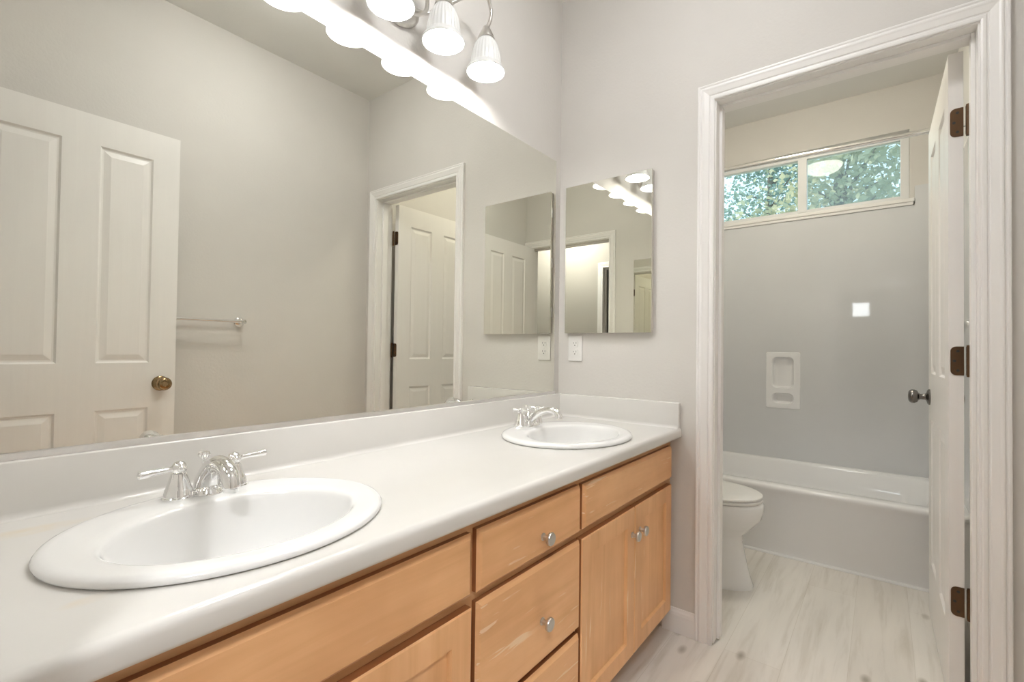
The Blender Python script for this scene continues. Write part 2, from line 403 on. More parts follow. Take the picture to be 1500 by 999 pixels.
# ------------------------------------------------------------------ panelled doors
def panel_face(bm, f, us, vs, panels, prof):
    def q(*pts): bm.faces.new([bm.verts.new(f(*p)) for p in pts])
    U = sorted(set(us + [p[i] for p in panels for i in (0, 1)])); W = sorted(set(vs + [p[i] for p in panels for i in (2, 3)]))
    for a, b_ in zip(U, U[1:]):
        for c, d in zip(W, W[1:]):
            mu, mv = (a + b_) / 2, (c + d) / 2
            if any(p[0] < mu < p[1] and p[2] < mv < p[3] for p in panels): continue
            q((a, c, 0), (b_, c, 0), (b_, d, 0), (a, d, 0))
    for (a, b_, c, d) in panels:
        prev = (0.0, 0.0)
        for (i, n_) in prof:
            j, m_ = prev
            o = [(a + j, c + j), (b_ - j, c + j), (b_ - j, d - j), (a + j, d - j)]; p = [(a + i, c + i), (b_ - i, c + i), (b_ - i, d - i), (a + i, d - i)]
            for k in range(4):
                k2 = (k + 1) % 4
                q((*o[k], m_), (*o[k2], m_), (*p[k2], n_), (*p[k], n_))
            prev = (i, n_)
        q(*[(u, v, prev[1]) for u, v in ((a + prev[0], c + prev[0]), (b_ - prev[0], c + prev[0]), (b_ - prev[0], d - prev[0]), (a + prev[0], d - prev[0]))])
def slab_sides(bm, f, w_, h_, t_):
    P = [(0, 0), (w_, 0), (w_, h_), (0, h_)]
    for k in range(4):
        a, b_ = P[k], P[(k + 1) % 4]
        bm.faces.new([bm.verts.new(f(*p)) for p in ((*a, 0), (*b_, 0), (*b_, -t_), (*a, -t_))])
DPROF = [(.007, -.007), (.013, -.008), (.036, -.0015), (.038, -.0015)]
def panel_door(name, org, ang, w_, h_, t_, panels):
    """org: hinge-side bottom corner of the front face; u runs along ang, front normal is 90 deg left of it"""
    d = V3(math.cos(ang), math.sin(ang), 0); nn = V3(-math.sin(ang), math.cos(ang), 0); o = Vector(org)
    f = lambda u, v, n_: o + d * u + V3(0, 0, v) + nn * n_
    fb = lambda u, v, n_: o + d * u + V3(0, 0, v) + nn * (-t_ - n_)
    bm = NB(); panel_face(bm, f, [0, w_], [0, h_], panels, DPROF); panel_face(bm, fb, [0, w_], [0, h_], panels, DPROF); slab_sides(bm, f, w_, h_, t_)
    return struct(obj(name, bm, M['door'])), f, d, nn
def knob(parent, c, nn, m, dirs):
    for s in dirs:
        base = Vector(c) + (nn * 0 if s > 0 else nn * -.035)
        bm = NB()
        lathe(bm, [(.033, 0), (.033, .004), (.028, .009), (.016, .012), (.0125, .016), (.011, .030), (.014, .036), (.024, .041), (.0285, .050), (.029, .058), (.026, .065), (.018, .070), (.012, .0705), (.011, .069), (0, .069)], base, nn * s, 28)
        obj('door_knob', bm, m, parent, 35)
def hinge(parent, org, f_leaf, z, d, nn, barrel):
    """leaf on the door's hinge edge: f_leaf(a, z) gives points on that edge plane"""
    bm = NB(); H = .089; R_ = .014; out_ = []
    L0, L1 = .0, .031
    pts = [(L0, -H / 2), (L1 - R_, -H / 2)] + [(L1 - R_ + R_ * math.sin(q), -H / 2 + R_ - R_ * math.cos(q)) for q in (PI / 10 * k for k in range(1, 6))]
    pts += [(L1, H / 2 - R_)] + [(L1 - R_ + R_ * math.cos(q), H / 2 - R_ + R_ * math.sin(q)) for q in (PI / 10 * k for k in range(1, 6))] + [(L0, H / 2)]
    rings(bm, [[f_leaf(a, z + b_, 0) for a, b_ in pts], [f_leaf(a, z + b_, .0025) for a, b_ in pts]], True, True)
    for k in range(5):
        a, b_ = z - H / 2 + H / 5 * k + .0006, z - H / 2 + H / 5 * (k + 1) - .0006
        lathe(bm, [(.0062, a), (.0062, b_)], (barrel[0], barrel[1], 0), (0, 0, 1), 16)
    lathe(bm, [(.0052, z - H / 2 - .004), (.0052, z + H / 2 + .004)], (barrel[0], barrel[1], 0), (0, 0, 1), 12)
    h = obj('hinge', bm, M['bronze'], parent, 35)
    for a, b_ in ((.014, .030), (.022, 0.0), (.014, -.030)):
        bm = NB(); c = f_leaf(a, z + b_, .0022); ax = f_leaf(a, z + b_, 1.0) - f_leaf(a, z + b_, 0)
        lathe(bm, [(.0042, 0), (.0040, .0009), (.0020, .0010), (0, .0004)], c, ax, 12); obj('screw', bm, M['black'], h)

# toilet-room door, standing open against the side wall
TH = math.radians(.5)
D1, f1, d1, n1 = panel_door('door_1', (.131, -1.3475, .010), TH, .702, 2.022, .035, [(.105, .290, 1.0, 1.895), (.405, .592, 1.0, 1.895), (.105, .290, .225, .815), (.405, .592, .225, .815)])
knob(D1, f1(.642, .90, 0), n1, M['pewter'], (1, -1))
pin1 = (.1235, -1.3925)
for z in (1.811, 1.070, .333):
    hinge(D1, None, lambda a, zz, o_: f1(0, zz - .010, 0) + n1 * (-.035 + .0 + a) - d1 * o_ , z, d1, n1, pin1)
# entry door, folded back along the wall opposite the mirror
D2, f2, d2, n2 = panel_door('door_2', (-1.846, -1.396, .010), math.radians(.6), .748, 2.022, .035, [(.150, .348, .998, 1.900), (.466, .648, .998, 1.900), (.150, .348, .225, .802), (.466, .648, .225, .802)])
knob(D2, f2(.692, .905, 0), n2, M['brass'], (1, -1))
for z in (1.811, 1.070, .333):
    hinge(D2, None, lambda a, zz, o_: f2(0, zz - .010, 0) + n2 * (-.035 + a) - d2 * o_, z, d2, n2, (-1.854, -1.437))
# bedroom door across the hall, ajar
D3, f3, d3, n3 = panel_door('door_3', (HX - .105, HY0 + .045, .010), math.radians(180 - 2), .745, 2.022, .035, [(.110, .310, .998, 1.900), (.430, .635, .998, 1.900), (.110, .310, .225, .802), (.430, .635, .225, .802)])

# ------------------------------------------------------------------ vanity cabinet
VX0, VX1, FY, FF = XB + .004, -.004, -.545, -.525
CT = .752
van = thing('vanity_cabinet', 'honey maple double vanity cabinet under the cream counter along the mirror wall', 'cabinet', (-.93, -.27, 0))
bm = NB(); T_ = .018
box(bm, VX0, VX0 + T_, FF + .019, -.004, .09, CT); box(bm, VX1 - T_, VX1, FF + .019, -.004, .09, CT)
box(bm, VX0 + T_, VX1 - T_, FF + .019, -.012, .09, .108); box(bm, VX0 + T_, VX1 - T_, -.012, -.004, .09, CT)
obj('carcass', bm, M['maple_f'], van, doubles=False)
bm = NB(); y0, y1 = FF, FF + .019
for (a, b_) in ((VX0, -1.815), (-1.180, -1.140), (-.750, -.712), (-.052, VX1)): box(bm, a, b_, y0, y1, .09, CT)
for (a, b_) in ((-1.815, -1.180), (-1.140, -.750), (-.712, -.052)):
    box(bm, a, b_, y0, y1, .705, CT); box(bm, a, b_, y0, y1, .09, .118); box(bm, a, b_, y0, y1, .570, .606)
box(bm, -1.140, -.750, y0, y1, .318, .350)
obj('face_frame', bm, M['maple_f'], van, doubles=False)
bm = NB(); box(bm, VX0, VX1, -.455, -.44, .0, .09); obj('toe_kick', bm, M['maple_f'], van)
def darken_edges(o):  # edge faces next to the face frame get the darker material
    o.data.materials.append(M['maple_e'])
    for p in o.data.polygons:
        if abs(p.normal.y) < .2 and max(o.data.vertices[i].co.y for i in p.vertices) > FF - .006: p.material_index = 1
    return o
def front_slab(name, x0, x1, z0, z1, m, dent=None):
    bm = NB()
    o = [(0, 0, FF - .0005), (0, 0, FF - .011), (.003, .003, FF - .0145), (.009, .009, FY - .0)]
    rings(bm, [[V3(a + i * s1, y, c + j * s2) for a, s1, c, s2 in ((x0, 1, z0, 1), (x1, -1, z0, 1), (x1, -1, z1, -1), (x0, 1, z1, -1))] for i, j, y in o], True, True)
    return darken_edges(obj(name, bm, m, van))
def cab_knob(parent, x, z):
    bm = NB(); lathe(bm, [(.009, 0), (.009, .002), (.0065, .004), (.006, .013), (.008, .016), (.0145, .018), (.0158, .021), (.0158, .0245), (.0145, .0265), (.010, .0275), (0, .0275)], (x, FY, z), (0, -1, 0), 28)
    obj('knob', bm, M['nickel'], parent, 35)
def cab_door(x0, x1, z0, z1, kx):
    f = lambda u, v, n_: V3(x0 + u, FY - n_, z0 + v)
    W_, H_ = x1 - x0, z1 - z0; e = .055
    bm = NB(); panel_face(bm, f, [.003, W_ - .003], [.003, H_ - .003], [(e, W_ - e, e, H_ - e)], [(.003, -.004), (.005, -.0085), (.007, -.0085)])
    for n0, n1_, i0, i1 in ((0, -.003, .003, 0), (-.003, FY - FF + .0005, 0, 0)):
        P = lambda i: [(i, i), (W_ - i, i), (W_ - i, H_ - i), (i, H_ - i)]
        A, B = P(i0), P(i1)
        for k in range(4):
            k2 = (k + 1) % 4
            bm.faces.new([bm.verts.new(f(*p)) for p in ((*A[k], n0), (*A[k2], n0), (*B[k2], n1_), (*B[k], n1_))])
    bm.faces.new([bm.verts.new(f(*p)) for p in ((0, 0, FY - FF + .0005), (W_, 0, FY - FF + .0005), (W_, H_, FY - FF + .0005), (0, H_, FY - FF + .0005))])
    o = darken_edges(obj('door', bm, M['maple_v'], van))
    cab_knob(o, kx, .492)
for (z0, z1, kz) in ((.596, .724, .642), (.342, .577, .442), (.100, .327, .215)):
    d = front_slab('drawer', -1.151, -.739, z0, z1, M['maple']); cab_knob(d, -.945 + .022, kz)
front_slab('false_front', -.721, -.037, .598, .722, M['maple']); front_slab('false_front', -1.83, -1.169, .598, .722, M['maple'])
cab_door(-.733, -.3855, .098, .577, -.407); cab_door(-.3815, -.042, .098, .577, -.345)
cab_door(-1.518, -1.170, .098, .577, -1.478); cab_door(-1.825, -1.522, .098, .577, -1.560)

# ------------------------------------------------------------------ counter with splashes
SINKS = ((-1.517, -.318), (-.442, -.318))
SA, SBB = .250, .214
top = thing('countertop', 'cream cultured marble vanity top with backsplash on the maple cabinet', 'countertop', (-.93, -.28, CT))
CX0, CX1 = XB + .002, -.002
bm = NB()
yb, yf = -.0355, -.556
def loop_edges(pts):
    vs = [bm.verts.new(p) for p in pts]
    return [bm.edges.new((vs[i], vs[(i + 1) % len(vs)])) for i in range(len(vs))]
E_ = loop_edges([(CX0, yf, HT), (CX1, yf, HT), (CX1, yb, HT), (CX0, yb, HT)])
for (sx_, sy_) in SINKS:
    E_ += loop_edges([(sx_ + (SA - .03) * math.cos(2 * PI * k / 48), sy_ + (SBB - .03) * math.sin(2 * PI * k / 48), HT) for k in range(48)])
bmesh.ops.triangle_fill(bm, use_beauty=True, use_dissolve=False, edges=E_)
edge = [(yf - .013 * math.sin(q), HT - .013 + .013 * math.cos(q)) for q in (PI / 2 * k / 6 for k in range(7))]
edge += [(-.569, HT - .030), (-.567, HT - .0355), (-.563, HT - .0375), (-.530, HT - .0375)]
extrude_x(bm, edge, CX0, CX1)
# end caps of the bullnose
for xe in (CX0, CX1):
    vs = [bm.verts.new((xe, y, z)) for y, z in edge] + [bm.verts.new((xe, -.530, HT))]; bm.faces.new(vs)
obj('counter_slab', bm, M['marble'], top, 50)
def splash_prof(t_=.0228, r=.012):
    p = [(t_ + r - r * math.sin(q), HT + r - r * math.cos(q)) for q in (PI / 2 * k / 5 for k in range(6))]
    return p + [(t_, SPL - .003), (t_ - .001, SPL - .0008), (t_ - .003, SPL), (.001, SPL), (.001, HT), (t_ + r, HT - .0)]
bm = NB(); extrude_x(bm, [(-d, z) for d, z in splash_prof()], CX0, CX1, True, True); obj('backsplash', bm, M['marble'], top, 50)
def side_splash(X, s):
    bm = NB(); pr = splash_prof()
    rings(bm, [[V3(X + s * d, y, z) for d, z in pr] for y in (-.0225, -.560)] + [[V3(X + s * min(d, .0228) * .9 + s * .0008, -.5635, z - (.0015 if z > SPL - .01 else 0)) for d, z in pr]], True, True)
    obj('side_splash', bm, M['marble'], top, 50)
side_splash(0, -1); side_splash(XB, 1)

# ------------------------------------------------------------------ drop-in sinks
def ell_ring(a, b_, oy, z, n=80): return [V3(a * math.cos(2 * PI * k / n), oy + b_ * math.sin(2 * PI * k / n), z) for k in range(n)]
def make_sink(label, sx_, sy_):
    t_ = thing('sink', label, 'sink', (sx_, sy_, HT), 'drop-in oval basins', world=False)
    bm = NB(); a, b_ = SA, SBB
    R_ = [(a - .006, b_ - .006, 0, .0003), (a - .001, b_ - .001, 0, .003), (a, b_, 0, .007), (a - .003, b_ - .003, 0, .0115), (a - .010, b_ - .010, 0, .0145), (a - .018, b_ - .018, -.001, .0150)]
    ia, ib, io = .186, .143, -.026
    for s, z in ((.35, .0143), (.65, .0137), (.82, .0128), (.93, .0114)):
        R_.append((a - .018 + (ia - a + .018) * s, b_ - .018 + (ib - b_ + .018) * s, io * s, z))
    for k, z in ((1.0, .0092), (.985, .0055), (.97, -.001), (.95, -.014), (.91, -.040), (.84, -.075), (.72, -.105), (.52, -.128), (.28, -.138), (.15, -.140)):
        R_.append((ia * k if k > .3 else .022 + (ia * k - .022) * .3, ib * k if k > .3 else .022 + (ib * k - .022) * .3, io, z))
    rings(bm, [ell_ring(*r) for r in R_], False, True)
    # underside shell
    obj('basin', bm, M['porcelain'], t_, 60)
    bm = NB(); lathe(bm, [(.030, .0005), (.030, .003), (.026, .0045), (.021, .0035), (.020, .001)], (0, io, -.140), (0, 0, 1), 32); obj('drain_flange', bm, M['chrome'], t_, 40)
    bm = NB(); lathe(bm, [(.005, .0), (.017, .004), (.018, .007), (.014, .0085), (0, .009)], (0, io, -.138), (0, 0, 1), 28); obj('stopper', bm, M['chrome'], t_, 40)
    return t_
make_sink('large white oval drop-in sink in the left foreground below the lever-handle faucet', *SINKS[0])
make_sink('white oval drop-in sink beside the far side splash, below the cross-handle faucet', *SINKS[1])

# ------------------------------------------------------------------ faucets
def bell(bm, c, s=1.0):
    lathe(bm, [(.0255 * s, 0), (.0258 * s, .004), (.0240 * s, .006), (.0235 * s, .012), (.0222 * s, .014), (.0222 * s, .0175), (.0205 * s, .020), (.0165 * s, .034), (.0135 * s, .044), (.0128 * s, .047), (.0095 * s, .0475)], c, (0, 0, 1), 32)
SZ = HT + .0135
def faucet_lever(cx, cy_):
    t_ = thing('faucet', 'chrome faucet with two lever handles at the nearer sink', 'faucet', (cx, cy_, SZ))
    for s in (-1, 1):
        h0 = V3(cx + s * .0485, cy_ + (.004 if s > 0 else 0), SZ)
        bm = NB(); bell(bm, h0); h = obj('handle_base', bm, M['chrome'], t_, 35)
        bm = NB(); sphere(bm, h0 + V3(0, 0, .0565), .0135); hub = h0 + V3(0, 0, .0565)
        lathe(bm, [(.0085, .040), (.0085, .049)], h0, (0, 0, 1), 20)
        sphere(bm, hub + V3(0, -.010, 0), .0065)
        d = V3(s * .985, .06 if s > 0 else -.10, -.03 if s < 0 else .03)
        tube(bm, [hub + d * q for q in (.010, .014, .018, .040, .060, .064, .066)], [.0062, .0050, .0042, .0052, .0068, .0064, .0030], 16)
        obj('lever', bm, M['chrome'], t_, 40)
    b = V3(cx, cy_ - .002, SZ); bm = NB()
    lathe(bm, [(.0275, 0), (.0278, .003), (.0262, .005), (.0250, .008), (.0225, .012), (.019, .016)], b, (0, 0, 1), 32)
    path = spline([b + V3(0, .006, .004), b + V3(0, .003, .022), b + V3(0, -.012, .043), b + V3(0, -.038, .060), b + V3(0, -.068, .063), b + V3(0, -.092, .053), b + V3(0, -.103, .036), b + V3(0, -.105, .028)], 6)
    rad = lerps([.0245, .0225, .0195, .0170, .0160, .0155, .0150, .0148], len(path))
    tube(bm, path, rad, 24)
    sp = obj('spout', bm, M['chrome'], t_, 50)
    bm = NB(); lathe(bm, [(.0125, -.003), (.0125, .004), (.009, .005)], b + V3(0, -.1055, .026), (0, 0, -1), 24); obj('aerator', bm, M['chrome'], t_, 40)
    bm = NB(); k0 = b + V3(-.001, .020, 0)
    lathe(bm, [(.010, .006), (.0095, .030), (.007, .040), (.0045, .043), (.0032, .046), (.0032, .062), (.0048, .064), (.0100, .067), (.0115, .072), (.0095, .0765), (.004, .0785), (0, .079)], k0, (0, 0, 1), 24)
    obj('lift_rod', bm, M['chrome'], t_, 40)
faucet_lever(-1.503, -.150)
def faucet_cross(cx, cy_):
    t_ = thing('faucet', 'chrome faucet with two cross handles and long spout at the far sink', 'faucet', (cx, cy_, SZ))
    bm = NB(); rings(bm, [[V3(cx + a * math.cos(q), cy_ + b_ * math.sin(q), SZ + z) for q in (2 * PI * k / 48 for k in range(48))] for a, b_, z in ((.076, .026, 0), (.077, .027, .004), (.072, .023, .009), (.060, .018, .011))], True, True)
    obj('base_plate', bm, M['chrome'], t_, 40)
    for s in (-1, 1):
        h0 = V3(cx + s * .0508, cy_, SZ + .006)
        bm = NB(); bell(bm, h0, .92); lathe(bm, [(.006, .046), (.006, .052), (.009, .054), (.010, .060), (.006, .066), (0, .067)], h0, (0, 0, 1), 20)
        for q in range(4):
            d = V3(math.cos(q * PI / 2 + .35), math.sin(q * PI / 2 + .35), 0); c = h0 + V3(0, 0, .059)
            tube(bm, [c + d * e for e in (.006, .018, .022)], [.0034, .0034, .004], 10); sphere(bm, c + d * .025, .0058, n=12)
        obj('cross_handle', bm, M['chrome'], t_, 40)
    b = V3(cx, cy_, SZ + .006); bm = NB()
    lathe(bm, [(.022, 0), (.021, .006), (.016, .014), (.0155, .030), (.017, .034), (.012, .042), (.006, .050), (.005, .052)], b, (0, 0, 1), 28)
    path = spline([b + V3(0, -.004, .016), b + V3(0, -.020, .032), b + V3(0, -.055, .052), b + V3(0, -.090, .062), b + V3(0, -.118, .058), b + V3(0, -.130, .044), b + V3(0, -.132, .036)], 6)
    tube(bm, path, lerps([.014, .0125, .0110, .0105, .0115, .0125, .0130], len(path)), 20); obj('spout', bm, M['chrome'], t_, 50)
    bm = NB(); k0 = b + V3(0, .012, 0); lathe(bm, [(.003, .030), (.003, .060), (.0065, .063), (.007, .068), (.004, .073), (0, .074)], k0, (0, 0, 1), 18); obj('lift_rod', bm, M['chrome'], t_, 40)
faucet_cross(-.445, -.155)

# ------------------------------------------------------------------ big mirror
MX0, MX1, MZ0, MZ1 = XB + .045, -.0465, .9007, 1.951
mir = thing('wall_mirror', 'large frameless mirror filling the wall above the long counter', 'mirror', (-.93, 0, .89))
bm = NB(); box(bm, MX0, MX1, -.0062, -.0012, MZ0, MZ1, .0006, 1); obj('mirror_glass', bm, M['mirror'], mir)
bm = NB(); extrude_x(bm, [(-.0008, SPL + .0004), (-.0125, SPL + .0004), (-.0125, MZ0 - .001), (-.0070, MZ0 + .0005), (-.0070, MZ0 - .004), (-.0008, MZ0 - .004)], MX0, MX1, True, True)
obj('bottom_channel', bm, M['alu'], mir)

# ------------------------------------------------------------------ medicine cabinets
def med_cabinet(label):
    t_ = thing('medicine_cabinet', label, 'cabinet', (0, -.249, 1.162), 'mirrored medicine cabinets', world=False)
    y0, y1, z0, z1 = -.203, .203, 0.0, .663
    bm = NB(); box(bm, -.0195, -.0005, y0 + .001, y1 - .004, z0 + .001, z1 - .002, .0015); obj('body', bm, M['cabin'], t_)
    bm = NB(); box(bm, -.003, .003, y0, y1, z0, z1, .0008, 1); d = obj('mirror_door', bm, M['mirror2'], t_); d.location = (-.0232, 0, 0); d.rotation_euler = (0, 0, -.006)
    for z in (.10, .33, .565):
        bm = NB(); lathe(bm, [(.0035, z - .022), (.0035, z + .022)], (-.0175, y1 + .0005, 0), (0, 0, 1), 10); box(bm, -.017, -.003, y1 - .004, y1 - .001, z - .02, z + .02)
        obj('hinge', bm, M['alu'], t_)
    return t_
mc = med_cabinet('mirrored medicine cabinet on the far wall, left of the toilet-room doorway')
mc2 = copytree(mc); mc2.location = (XB, -.249, 1.162); mc2.rotation_euler = (0, 0, PI)
mc2['label'] = 'mirrored medicine cabinet beside the entry doorway, seen reflected in the far cabinet'

# ------------------------------------------------------------------ outlets
def outlet(label):
    t_ = thing('wall_outlet', label, 'outlet', (0, -.0905, 1.0955), 'duplex outlets', world=False)
    bm = NB(); box(bm, -.0062, -.0004, -.0355, .0355, -.0575, .0575, .003, 3); obj('cover_plate', bm, M['plastic'], t_, 30)
    for z in (-.0195, .0195):
        bm = NB()
        pts = [(.0165 * math.copysign(min(1, abs(math.cos(q)) * 1.25), math.cos(q)), .0140 * math.copysign(min(1, abs(math.sin(q)) * 1.15), math.sin(q))) for q in (2 * PI * k / 32 for k in range(32))]
        rings(bm, [[V3(x, a, z + b_) for a, b_ in pts] for x in (-.005, -.0082)], True, True); r = obj('receptacle', bm, M['plastic'], t_)
        bm = NB(); box(bm, -.0086, -.0080, -.0075, -.0055, z + .000, z + .0085); box(bm, -.0086, -.0080, .0055, .0075, z + .001, z + .0075)
        lathe(bm, [(.0026, 0), (.0026, .0006)], (-.0080, 0, z - .006), (-1, 0, 0), 12); obj('slots', bm, M['black'], r, doubles=False)
    bm = NB(); lathe(bm, [(.003, 0), (.003, .0008), (.0015, .0012)], (-.0062, 0, 0), (-1, 0, 0), 12); obj('screw', bm, M['plastic'], t_)
    return t_
o1 = outlet('white duplex outlet under the far-wall medicine cabinet')
o2 = copytree(o1); o2.location = (XB, -.0905, 1.0955); o2.rotation_euler = (0, 0, PI); o2['label'] = 'white duplex outlet on the wall with the entry doorway'

# ------------------------------------------------------------------ vanity light
LX, LY, LZ = -.958, -.108, 2.038
vl = thing('vanity_light', 'brushed nickel four-arm vanity light with ribbed glass shades above the mirror', 'wall lamp', (LX, 0, 2.15))
bm = NB(); rings(bm, [[V3(LX + a * math.cos(q), y, 2.150 + b_ * math.sin(q)) for q in (2 * PI * k / 48 for k in range(48))] for a, b_, y in ((.085, .064, -.0005), (.085, .064, -.010), (.076, .056, -.020), (.055, .038, -.024), (.03, .02, -.026))], True, True)
obj('backplate', bm, M['nickel'], vl, 40)
for k, off in enumerate((-.3, -.1, .1, .3)):
    sx_ = LX + off; s = 1 if off > 0 else -1
    bm = NB()
    st = V3(LX + s * .042, -.022, 2.135)
    a = [st, st + V3(s * .014, -.022, -.006), st + V3(s * .030, -.040, .020)] if abs(off) < .2 else [st + V3(s * .01, 0, .02), st + V3(s * .04, -.025, .01), st + V3(s * .090, -.045, .050)]
    topz = LZ + .235 if abs(off) < .2 else LZ + .275
    a += [V3(sx_ - s * .060, LY + .012, topz - .03), V3(sx_ - s * .012, LY, topz), V3(sx_ + s * .022, LY, topz - .040), V3(sx_ + s * .020, LY, topz - .080), V3(sx_ + s * .004, LY, LZ + .156)]
    tube(bm, spline(a, 7), .0062, 14); obj('arm', bm, M['nickel'], vl, 60)
    bm = NB(); lathe(bm, [(.008, .160), (.011, .157), (.012, .152), (.016, .147), (.022, .135), (.027, .124), (.029, .116), (.027, .114), (.010, .114)], (sx_, LY, LZ), (0, 0, 1), 28); obj('socket_cap', bm, M['nickel'], vl, 40)
    bm = NB()
    po = [(.066, .0), (.0665, .003), (.0640, .009), (.0585, .017), (.0535, .024), (.0525, .028), (.0510, .045), (.0470, .068), (.0410, .088), (.0330, .104), (.0250, .114)]
    pi_ = [(r - .0022, h + .0003) for r, h in reversed(po)]
    rb = lambda q, h: .0009 * math.cos(26 * q) * max(0, min(1, (h - .02) / .01)) * max(0, min(1, (.112 - h) / .02))
    lathe(bm, po + pi_ + [po[0]], (sx_, LY, LZ), (0, 0, 1), 156, rb, False); obj('shade', bm, M['shade'], vl, 60)
    bm = NB(); sphere(bm, (sx_, LY, LZ + .032), .0285, n=20); lathe(bm, [(.0265, .042), (.020, .056), (.0145, .068), (.0135, .085), (.0135, .112)], (sx_, LY, LZ), (0, 0, 1), 20, None, False)
    obj('bulb', bm, M['bulb'], vl, 60)

# ------------------------------------------------------------------ towel bar
tb = thing('towel_bar', 'chrome towel bar on the wall opposite the mirror, partly behind the entry door', 'towel bar', (-1.08, YR, 1.212))
bm = NB(); tube(bm, [(-1.385, -1.445, 1.212), (-.770, -1.445, 1.212)], .0075, 16); obj('bar', bm, M['chrome'], tb, 40)
for x in (-1.375, -.782):
    bm = NB(); lathe(bm, [(.026, .0005), (.026, .005), (.021, .010), (.0125, .014), (.0105, .020), (.0105, .050), (.013, .056), (.013, .066), (.009, .071), (0, .072)], (x, YR, 1.212), (0, 1, 0), 28); obj('post', bm, M['chrome'], tb, 40)

# ------------------------------------------------------------------ bathtub
TX0, TX1, TY0, TY1, TZ = 1.030, XW - .002, YR + .002, -.002, .376
tub = thing('bathtub', 'white alcove bathtub below the window in the toilet room', 'bathtub', (1.4, -.75, 0))
def rrect(x0, x1, y0, y1, r, z, n=12):
    p = []
    for cx_, cy_, a0 in ((x1 - r, y1 - r, 0), (x0 + r, y1 - r, PI / 2), (x0 + r, y0 + r, PI), (x1 - r, y0 + r, 1.5 * PI)):
        for k in range(n + 1):
            q = a0 + PI / 2 * k / n; p.append(V3(cx_ + r * math.cos(q), cy_ + r * math.sin(q), z))
    return p
bm = NB()
R_ = [(TX0 + .012, .0, .002), (TX0 + .012, .055, .002), (TX0 + .004, .075, .002), (TX0, .30, .002), (TX0 - .012, .338, .002), (TX0 - .020, .352, .002), (TX0 - .021, .366, .002), (TX0 - .014, .3745, .004), (TX0 - .002, TZ, .006)]
loops = [rrect(a, TX1, TY0, TY1, r, z) for a, z, r in R_]
for a, r, z in ((.062, .12, TZ), (.072, .12, TZ - .004), (.082, .12, TZ - .016), (.105, .12, TZ - .12), (.13, .13, TZ - .27), (.17, .14, TZ - .32), (.25, .10, TZ - .33)):
    loops.append(rrect(TX0 + a, TX1 - a * .85, TY0 + a * 1.2, TY1 - a * 1.5, r, z))
rings(bm, loops, False, True); obj('tub_shell', bm, M['acrylic'], tub, 50)
bm = NB(); rings(bm, [[V3(TX0 + .012 - d, y, z) for d, z in ((-.002, .0), (.011, .0), (.011, .003), (.008, .008), (-.002, .013))] for y in (TY0, TY1)], True, True); obj('caulk_bead', bm, M['caulk'], tub)

# surround of glossy panels, the back one with a moulded soap niche
sur = thing('tub_surround', 'glossy white moulded surround above the bathtub with recessed soap niche', 'tub surround', (1.77, -.75, TZ))
SZ1 = 2.078; SX = XW - .032
f = lambda u, v, n_: V3(SX - n_, TY0 + u, TZ + v)
L_ = TY1 - TY0; ny0, ny1, nz0, nz1 = -.757 - TY0, -.556 - TY0, .712 - TZ, 1.088 - TZ
bm = NB()
# cells of the back panel; top edge drops below the window sill between the window's sides
u_w0, u_w1, v_s = WY0 - .022 - TY0, WY1 + .022 - TY0, WZ0 - .041 - TZ
U = sorted({0, u_w0, u_w1, L_, ny0, ny1}); W = sorted({0, nz0, nz1, v_s, SZ1 - TZ})
for a, b_ in zip(U, U[1:]):
    for c, d in zip(W, W[1:]):
        mu, mv = (a + b_) / 2, (c + d) / 2
        if ny0 < mu < ny1 and nz0 < mv < nz1: continue
        if mv > v_s and u_w0 < mu < u_w1: continue
        bm.faces.new([bm.verts.new(f(*p)) for p in ((a, c, 0), (b_, c, 0), (b_, d, 0), (a, d, 0))])
for a, b_, v in ((0, u_w0, SZ1 - TZ), (u_w1, L_, SZ1 - TZ), (u_w0, u_w1, v_s)):
    bm.faces.new([bm.verts.new(f(*p)) for p in ((a, v, 0), (b_, v, 0), (b_, v, -.0315), (a, v, -.0315))])
for u in (u_w0, u_w1): bm.faces.new([bm.verts.new(f(*p)) for p in ((u, v_s, 0), (u, SZ1 - TZ, 0), (u, SZ1 - TZ, -.0315), (u, v_s, -.0315))])
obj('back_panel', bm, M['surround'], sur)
# niche: raised frame with two rounded pockets
def rr2(a, b_, c, d, r, n_, k=6):
    o = []
    for cx_, cy_, a0 in ((b_ - r, d - r, 0), (a + r, d - r, PI / 2), (a + r, c + r, PI), (b_ - r, c + r, 1.5 * PI)):
        for j in range(k + 1):
            q = a0 + PI / 2 * j / k; o.append(f(cx_ + r * math.cos(q), cy_ + r * math.sin(q), n_))
    return o
bm = NB()
rings(bm, [rr2(ny0, ny1, nz0, nz1, .010, 0), rr2(ny0 + .002, ny1 - .002, nz0 + .002, nz1 - .002, .010, .004), rr2(ny0 + .012, ny1 - .012, nz0 + .012, nz1 - .012, .008, .006)], False, False)
p1 = (ny0 + .036, ny1 - .036, nz0 + .135, nz1 - .030); p2 = (ny0 + .036, ny1 - .036, nz0 + .034, nz0 + .104)
pts = rr2(ny0 + .012, ny1 - .012, nz0 + .012, nz1 - .012, .008, .006)
E_ = loop_edges(pts)
for p, r in ((p1, .03), (p2, .03)): E_ += loop_edges(rr2(*p, r, .006))
bmesh.ops.triangle_fill(bm, use_beauty=True, use_dissolve=False, edges=E_)
for p, r in ((p1, .03), (p2, .03)):
    rings(bm, [rr2(*p, r, .006), rr2(p[0] + .003, p[1] - .003, p[2] + .003, p[3] - .003, r - .002, .002), rr2(p[0] + .006, p[1] - .006, p[2] + .006, p[3] - .006, r - .004, -.020), rr2(p[0] + .016, p[1] - .016, p[2] + .014, p[3] - .016, r - .012, -.027)], False, True)
